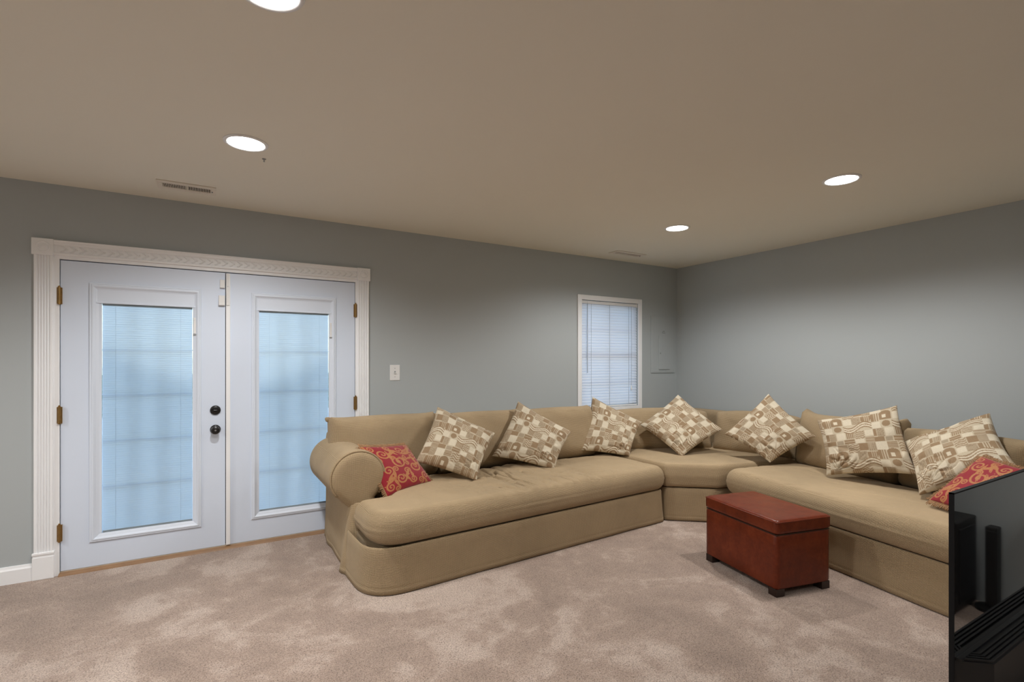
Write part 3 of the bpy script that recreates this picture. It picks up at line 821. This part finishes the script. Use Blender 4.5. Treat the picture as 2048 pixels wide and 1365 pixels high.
# ------------------------------------------------------------------ printed cushions
CREAM, BEIGE, BROWN, LIGHT = np.array((.56, .475, .345)), np.array((.46, .37, .255)), np.array((.315, .215, .125)), np.array((.68, .60, .46))
def tile(U, V):
    """geometric print: blocks, stripes, waves, dots, discs and ribbons in one repeat"""
    x = U % 1; y = V % 1
    C = np.empty(U.shape+(3,)); C[:] = CREAM
    def rect(a, b, c, d): return (x >= a) & (x < b) & (y >= c) & (y < d)
    def fill(mk, c): C[mk] = c
    def stripes(a, b, c, d, n, vert, duty=.45):
        t = (x-a)/(b-a) if vert else (y-c)/(d-c)
        fill(rect(a, b, c, d), BROWN); fill(rect(a, b, c, d) & ((t*n) % 1 < duty), CREAM)
    def wavy(a, b, c, d, n=4):
        t = (y-c)/(d-c)+.14*np.sin((x-a)/(b-a)*2*PI); fill(rect(a, b, c, d), CREAM); fill(rect(a, b, c, d) & ((t*n) % 1 < .48), BROWN)
    def dots(a, b, c, d, n=8):
        u = ((x-a)/(b-a)*n) % 1-.5; v = ((y-c)/(d-c)*n) % 1-.5; fill(rect(a, b, c, d), BEIGE); fill(rect(a, b, c, d) & (u*u+v*v < .1), BROWN*.8)
    fill(rect(0, .22, 0, .20), LIGHT); stripes(.22, .42, 0, .15, 4, False, .3); wavy(.43, .66, 0, .24); fill(rect(.67, .84, .0, .19), BROWN); dots(.84, 1, 0, .22)
    fill(rect(0, .15, .21, .44), BROWN); fill(rect(.11, .13, .21, .44), CREAM); fill(rect(.07, .08, .21, .44), CREAM)
    dome = rect(.17, .41, .17, .42) & ~((y < .27) & (((x-.29)/.12)**2+((y-.27)/.10)**2 > 1)); fill(dome, BROWN); fill(rect(.23, .31, .28, .37), LIGHT)
    fill(rect(.43, .60, .26, .43), LIGHT); dots(.61, .79, .22, .44)
    dome = rect(.80, 1, .24, .44) & ~((y > .34) & (((x-.9)/.10)**2+((y-.34)/.10)**2 > 1)); fill(dome, BROWN); fill(dome & (((x-.8)*25) % 1 < .3) & (x > .88), CREAM)
    fill(rect(0, .17, .47, .63), LIGHT); fill(rect(0, .07, .64, .84), BROWN); dots(.08, .22, .64, .86, 7)
    fill(rect(.24, .42, .64, .85), LIGHT); stripes(.43, .62, .66, .84, 5, True, .35); wavy(.63, .82, .64, .86, 4); fill(rect(.84, 1, .64, .80), LIGHT)
    fill(rect(.0, .20, .87, .99), BROWN); fill(rect(.22, .36, .88, .99), BEIGE*.85); fill(rect(.38, .60, .87, .99), BROWN); fill(rect(.38, .60, .92, .935), CREAM)
    fill(rect(.62, .80, .88, .99), LIGHT); stripes(.82, 1, .82, .99, 5, False, .4)
    r = np.hypot(x-.29, y-.53); fill(r < .105, CREAM); fill(r < .082, BROWN)
    yc = .54+.075*np.sin((x-.40)/.60*2*PI)
    m = x > .41
    fill(m & (np.abs(y-yc) < .085), BROWN); fill(m & (np.abs(y-yc) < .052), LIGHT); fill(m & (np.abs(y-yc) < .014), BROWN)
    return C

def damask(U, V):
    """red ground with gold scrolls"""
    x, y = U, V
    D = np.full(U.shape, 9.0)
    def curve(pts, w0, w1):
        nonlocal D
        pts = np.array(pts); n = len(pts)
        for i in range(n-1):
            a, b = pts[i], pts[i+1]; d = b-a; l2 = max((d**2).sum(), 1e-9)
            t = np.clip(((x-a[0])*d[0]+(y-a[1])*d[1])/l2, 0, 1)
            q = np.hypot(x-a[0]-t*d[0], y-a[1]-t*d[1]); w = w0+(w1-w0)*(i+.5)/n
            D = np.minimum(D, q/w)
    def spiral(cx, cy, r, a0, turns, sg, w=.011, tail=.25):
        pts = []
        for i in range(26):
            t = i/25; a = a0+sg*turns*2*PI*t; rr_ = r*(1-t)**.8+.008
            pts.append((cx+rr_*math.cos(a), cy+rr_*math.sin(a)))
        curve(pts, w*1.15, w*.75)
        p0 = np.array(pts[0]); tg = np.array((math.sin(a0), -math.cos(a0)))*sg; nn = np.array((math.cos(a0), math.sin(a0)))
        curve([p0+tg*tail*t+nn*tail*.5*t*t for t in np.linspace(0, 1, 8)], w*1.2, w*.4)
        for q in (.15, .35, .55):                          # leaflets along the tail
            s = p0+tg*tail*q+nn*tail*.5*q*q
            curve([s+(nn*.06*t+tg*.05*t*t) for t in np.linspace(0, 1, 5)], w*1.1, w*.3)
    rnd = random.Random(3)
    sp_ = [(.24, .22, .10, .5, 1), (.62, .16, .085, 2.6, -1), (.86, .34, .09, 4.2, 1), (.45, .44, .125, 3.6, -1), (.16, .58, .085, 1.2, -1), (.74, .60, .12, 5.6, 1),
           (.34, .78, .095, .2, 1), (.58, .86, .07, 3.0, -1), (.88, .84, .085, 2.2, 1), (.10, .88, .07, 4.6, -1), (.90, .08, .06, 1.4, -1), (.08, .36, .06, 5.2, 1), (.62, .36, .05, .9, 1),
           (.42, .08, .06, 2.0, 1), (.10, .08, .06, 3.3, -1), (.30, .58, .05, 2.8, 1), (.52, .66, .06, .4, -1), (.92, .56, .05, 3.9, 1), (.74, .92, .055, 1.1, -1), (.22, .94, .045, 5.4, 1), (.76, .22, .05, 4.9, -1), (.36, .34, .045, .2, -1), (.60, .50, .04, 5.0, 1)]
    for cx_, cy_, r_, a_, sg in sp_:
        spiral(cx_, cy_, r_, a_, 1.45, sg, .0075+.05*r_, .13+.6*r_)
    for k in range(26):
        a, b = rnd.random(), rnd.random(); D = np.minimum(D, np.hypot(x-a, y-b)/(.006+.006*rnd.random()))
    g = np.clip((1.25-D)/.5, 0, 1)[..., None]
    hi = np.clip((.55-D)/.4, 0, 1)[..., None]
    red = np.array((.30, .015, .026)); gold = np.array((.52, .24, .085)); dk = np.array((.36, .11, .045))
    C = red*(1-g)+gold*g
    return C*(1-hi*.55)+dk*hi*.55

def pillow(name, corners, H, N, pat, m, label, cat, group, pull=.045, seed=0.0, slump=None, amp=.012, ear=.0, expo=.41):
    """square cushion: corners top-left, top-right, bottom-right, bottom-left as seen from the front"""
    A, B, C_, D_ = [np.array(q, float) for q in corners]
    s = (1-np.cos(PI*np.linspace(0, 1, N+1)))/2*.35+np.linspace(0, 1, N+1)*.65
    S, Tt = np.meshgrid(s, s)
    ps = pull*(1-(2*Tt-1)**2); pt = pull*(1-(2*S-1)**2)
    S2 = S+ps*(1-2*S); T2 = Tt+pt*(1-2*Tt)
    P = (A*((1-S2)*(1-T2))[..., None]+B*(S2*(1-T2))[..., None]+C_*(S2*T2)[..., None]+D_*((1-S2)*T2)[..., None])
    nrm = np.cross(B-A, D_-A)
    nrm /= np.linalg.norm(nrm)
    ctr = (A+B+C_+D_)/4
    if nrm @ (np.array((0, 0, 1.36))-ctr) < 0: nrm = -nrm
    prof = (16*S*(1-S)*Tt*(1-Tt))
    h = H*np.clip(prof, 0, 1)**expo
    w = np.zeros_like(h)
    for i in range(N+1):
        for j in range(N+1):
            e = 1-min(1, prof[i, j]*1.4)
            x_, y_ = S[i, j], Tt[i, j]
            w[i, j] = noise.noise(Vector((x_*3, y_*3, seed)))*amp+noise.noise(Vector((x_*9+y_*4, y_*9-x_*3, seed+4)))*amp*.75*e
            if slump is not None:
                d = math.hypot(x_-slump[0], y_-slump[1])
                if d < .55:
                    k = (1-d/.55)
                    an = math.atan2(y_-slump[1], x_-slump[0])
                    rg = 1-abs(noise.noise(Vector((d*5, an*3.2+d*2, seed+8))))*4.5
                    w[i, j] += k*(-.020*max(0, rg)+.010*noise.noise(Vector((x_*8, y_*8, seed+12))))*min(1, prof[i, j]*3)
    lim = np.clip(prof*6, 0, 1)
    Fp = P+nrm*(h+w*lim)[..., None]; Bp = P-nrm*(h*.9)[..., None]
    n1 = N+1
    V = np.concatenate([Fp.reshape(-1, 3), Bp.reshape(-1, 3)])
    idx = np.arange(n1*n1).reshape(n1, n1)
    q = np.stack([idx[:-1, :-1], idx[1:, :-1], idx[1:, 1:], idx[:-1, 1:]], -1).reshape(-1, 4)
    # orientation
    a, b_, c_ = Fp[0, 0], Fp[1, 0], Fp[1, 1]
    tn = np.cross(Fp[N//2+1, N//2]-Fp[N//2, N//2], Fp[N//2+1, N//2+1]-Fp[N//2, N//2])
    if tn @ nrm < 0: q = q[:, ::-1]
    qb = q[:, ::-1]+n1*n1
    e = empty(name, (float(ctr[0]), float(ctr[1]), float(min(A[2], B[2], C_[2], D_[2]))))
    tag(e, label, cat, group)
    o = obj('cover', V, [tuple(map(int, f)) for f in np.concatenate([q, qb])], m, e, smooth_on=True)
    bm = bmesh.new(); bm.from_mesh(o.data); o_pts = None
    att = o.data.color_attributes.new('print', 'FLOAT_COLOR', 'POINT')
    colr = pat(S, Tt); colr = np.concatenate([colr.reshape(-1, 3)]*2)
    att.data.foreach_set('color', np.column_stack([colr, np.ones(len(colr))]).astype('f').ravel())
    bm.free()
    # seam welt round the rim
    rim = [P[0, j] for j in range(0, N+1, 3)]+[P[i, N] for i in range(3, N+1, 3)]+[P[N, j] for j in range(N-3, -1, -3)]+[P[i, 0] for i in range(N-3, 0, -3)]
    return e, rim, nrm, (P, S, Tt)

SC = 1.65
def geo(ang, ox, oy):
    def f(S, Tt): return tile(S*SC+ox, Tt*SC+oy)
    return f
PL = [
 ('P1', [(1.587, 3.824, .997), (1.978, 3.575, .786), (1.704, 3.362, .480), (1.304, 3.559, .628)], (.95, .95), 'brown and cream geometric print cushion beside the red cushion at the left arm', 0),
 ('P2', [(2.360, 3.843, 1.010), (2.665, 3.467, .762), (2.423, 3.378, .480), (2.016, 3.694, .579)], (.95, .95), 'brown and cream geometric print cushion second from the left, left of the window', 0),
 ('P3', [(3.311, 3.964, 1.009), (3.621, 3.594, .772), (3.369, 3.503, .480), (2.977, 3.767, .527)], (.95, .95), 'brown and cream geometric print cushion whose top corner overlaps the window blind', 0),
 ('P4', [(4.070, 3.544, 1.027), (4.158, 3.092, .720), (3.745, 3.220, .480), (3.636, 3.635, .737)], (.95, .95), 'diamond-set geometric print cushion below the breaker panel, in the sofa corner', 0),
 ('P5', [(4.336, 2.747, 1.072), (4.294, 2.308, .743), (4.060, 2.559, .510), (4.026, 2.973, .702)], (.95, .95), 'diamond-set geometric print cushion right of the sofa corner with a folded bottom corner', 0),
 ('P6', [(4.072, 2.180, .904), (4.277, 1.728, 1.045), (4.069, 1.523, .605), (3.985, 2.065, .506)], (.15, .95), 'nearly upright geometric print cushion behind the ottoman, second from the right', 0),
 ('P7', [(4.195, 1.646, .799), (4.245, 1.209, 1.034), (3.936, 1.007, .770), (3.865, 1.439, .515)], (.15, .95), 'geometric print cushion at far right with a red cushion leaning on it', 0),
]
rs = random.Random(5)
for k, (nm, cn, sl_, lab, _) in enumerate(PL):
    pillow('throw_cushion', cn, .086, 150, geo(0, rs.random(), rs.random()), M_print, lab, 'cushion', 'geometric print cushions', seed=10.0*k, slump=sl_, pull=.036, amp=.014)

def fringe(e, P, nrm, sides, length, droop, seed):
    """twisted thread fringe along the chosen edges"""
    rnd = random.Random(seed); f = MB(); N = P.shape[0]-1; ctr = P.mean((0, 1))
    edges = {'t': [P[0, j] for j in range(N+1)], 'r': [P[i, N] for i in range(N+1)], 'b': [P[N, j] for j in range(N+1)], 'l': [P[i, 0] for i in range(N+1)]}
    for s in sides:
        E_ = np.array(edges[s]); L = np.linalg.norm(E_[1:]-E_[:-1], axis=1); cum = np.concatenate([[0], np.cumsum(L)])
        n = int(cum[-1]/.0050); mid = E_.mean(0); out = mid-ctr; out /= np.linalg.norm(out)
        tg = (E_[-1]-E_[0]); tg /= np.linalg.norm(tg)
        for k in range(n):
            q = (k+.5)/n*cum[-1]; p = np.array([np.interp(q, cum, E_[:, c]) for c in range(3)])
            ln = length*rnd.uniform(.8, 1.1); sw_ = rnd.uniform(-.25, .25)
            pts = []
            for t in (0, .4, .75, 1):
                pp = p+out*ln*t+tg*ln*sw_*t*t+nrm*.006*math.sin(t*3)*rnd.uniform(.3, 1)
                pp[2] -= droop*t*t
                pts.append(pp)
            f.tube(pts, [.0020, .0024, .0020, .0012], 4)
        rp_ = [E_[int(j)] for j in np.linspace(0, N, 40)]
        f.tube(rp_, .0055, 5)
    o = f.build('fringe', M_fringe, e, smooth_on=True); o['kind'] = 'stuff'
e, rim, nn, (P, S_, T_) = pillow('red_cushion', [(.868, 3.45, .788), (1.27, 3.68, .735), (1.40, 3.49, .485), (1.02, 3.32, .462)], .062, 170, lambda a, b: damask(a, b), M_damask,
    'small red damask cushion with gold scrolls and tan fringe, leaning on the left sofa arm', 'cushion', 'red fringed cushions', pull=.03, seed=91.0, amp=.006)
fringe(e, P, nn, 'tlbr', .030, .006, 1)
e, rim, nn, (P, S_, T_) = pillow('red_cushion', [(3.71, 1.33, .53), (3.91, 1.15, .80), (3.75, .84, .765), (3.54, 1.00, .505)], .062, 170, lambda a, b: damask(b, 1-a), M_damask,
    'small red damask cushion with gold scrolls at far right, half hidden by the television', 'cushion', 'red fringed cushions', pull=.03, seed=97.0, amp=.006)
fringe(e, P, nn, 'tlbr', .030, .004, 2)

# ------------------------------------------------------------------ leather storage ottoman
OA = math.atan2(.567, .125)      # long side direction (away from camera)
ot = empty('storage_ottoman', (2.806, 1.729, 0), OA - PI/2)
tag(ot, 'red-brown leather storage ottoman with hinged lid on block feet, on the carpet before the sofa', 'ottoman')
# local: x right (short side), y away (long side)
OW, OL = .410, .600
bx = fillet([(0, 0), (OW, 0), (OW, OL), (0, OL)], .012, 4)
cushion('box_body', bx, .312, .008, M_leather, ot, Matrix.Translation((0, 0, .199)), None, crown=0, rings=10, step=.02, local=True, uv=False, side_seg=4)
ldp = fillet([(-.004, -.004), (OW+.004, -.004), (OW+.004, OL+.004), (-.004, OL+.004)], .015, 4)
lid = cushion('lid', ldp, .084, .020, M_leather, ot, Matrix.Translation((0, 0, .400)), None, p=2.0, crown=.006, rings=20, step=.02, local=True, uv=False, bottom_flat=True, wr=lambda x, y: .0015*noise.noise(Vector((x*12, y*12, 2))))
wt = MB(); wp = [(a, b_, .440-.010) for a, b_ in fillet([(-.002, -.002), (OW+.002, -.002), (OW+.002, OL+.002), (-.002, OL+.002)], .012, 3)]
wt.tube(wp+[wp[0]], .0040, 6); wt.build('lid_welt', M_leather, lid, local=True, smooth_on=True)
MB().box(.003, OW-.003, .003, OL-.003, .354, .360).build('lid_seam', M_feet, ot, local=True)
for x, y in ((.002, .002), (OW-.062, .002), (.002, OL-.062), (OW-.062, OL-.062)):
    MB().prism([(x, 0+.0), (x+.06, 0), (x+.06, .045), (x, .045)], y, y+.06, None, 1).build('foot', M_feet, ot, local=True)

# ------------------------------------------------------------------ television, back towards the camera
tv = empty('television', (2.36, .585, .26))
tag(tv, 'thin black flat-screen television seen from its glossy back, at the right edge of the photo', 'television')
ty = .600
MB().box(1.832, 3.062, ty, ty+.007, .285, .980, .0015).build('rear_panel', M_tvglass, tv)
MB().box(1.838, 3.056, ty+.007, ty+.010, .291, .974).build('screen', M_tvglass, tv)
ed = MB().box(1.829, 3.065, ty-.001, ty+.011, .980, .984).box(1.829, 1.833, ty-.001, ty+.011, .285, .984).box(3.061, 3.065, ty-.001, ty+.011, .285, .984)
ed.build('edge_trim', M_tvedge, tv)
hp = [(1.845, ty), (1.915, ty-.064), (2.98, ty-.064), (3.05, ty)]
hs = MB().prism(hp, .285, .500).build('electronics_housing', M_tvplastic, tv)
for k in range(5):                                                        # concentric vent ribs on the housing's top
    o1 = .004+.011*k
    if k == 4: continue
    def off(d): return [(1.845+d*1.6, ty), (1.915+d*.55, ty-.064+d), (2.98-d*.55, ty-.064+d), (3.05-d*1.6, ty)]
    A_, B_ = off(o1), off(o1+.006)
    rbm = MB()
    for i in range(3):
        quad = [A_[i], A_[i+1], B_[i+1], B_[i]]; rbm.prism(quad, .500, .5065)
    rbm.build('vent_rib', M_tvplastic, hs)
MB().box(1.848, 3.047, ty-.012, ty, .500, .508).build('housing_lip', M_tvplastic, tv)
MB().box(2.30, 2.80, ty-.150, ty+.050, .262, .285, .004).build('stand_foot', M_tvplastic, tv)
cn = empty('media_console', (2.65, .53, 0)); tag(cn, 'low black media console under the television', 'console')
MB().box(2.26, 3.04, .40, .66, .225, .262, .004).build('top', M_blackbox, cn)
MB().box(2.28, 2.31, .41, .65, .0, .225).build('side_panel', M_blackbox, cn)
MB().box(2.99, 3.02, .41, .65, .0, .225).build('side_panel', M_blackbox, cn)
MB().box(2.31, 2.99, .42, .64, .05, .08).build('shelf', M_blackbox, cn)

# ------------------------------------------------------------------ unseen dark things added by the right wall for the glossy back to mirror
sp = empty('floor_speaker', (3.68, .165, 0)); tag(sp, 'unseen slim black column speaker on a round base, added for the television to mirror, standing past the end of the right sofa', 'speaker')
MB().lathe([(.075, 0), (.075, .015), (.03, .025), (.015, .03)], Matrix.Translation((3.68, .165, 0)), 24).build('base', M_blackbox, sp, angle=40)
MB().box(3.645, 3.715, .140, .190, .03, .46, .006).build('cabinet', M_blackbox, sp)
MB().box(3.640, 3.646, .145, .185, .06, .44, .002).build('grille', M_tvplastic, sp)
sb = empty('mirrored_box', (3.60, -.08, 0)); tag(sb, 'unseen black box added for the television to mirror, beside the slim column speaker', 'speaker')  # added dark block, there only for its mirror image
MB().box(3.42, 3.70, -.24, .09, .02, .50, .008).build('cabinet', M_blackbox, sb)
MB().box(3.45, 3.67, .089, .096, .06, .46, .003).build('grille', M_tvplastic, sb)
for x, y in ((3.45, -.21), (3.67, -.21), (3.45, .06), (3.67, .06)): MB().box(x-.015, x+.015, y-.015, y+.015, 0, .02).build('foot', M_blackbox, sb)
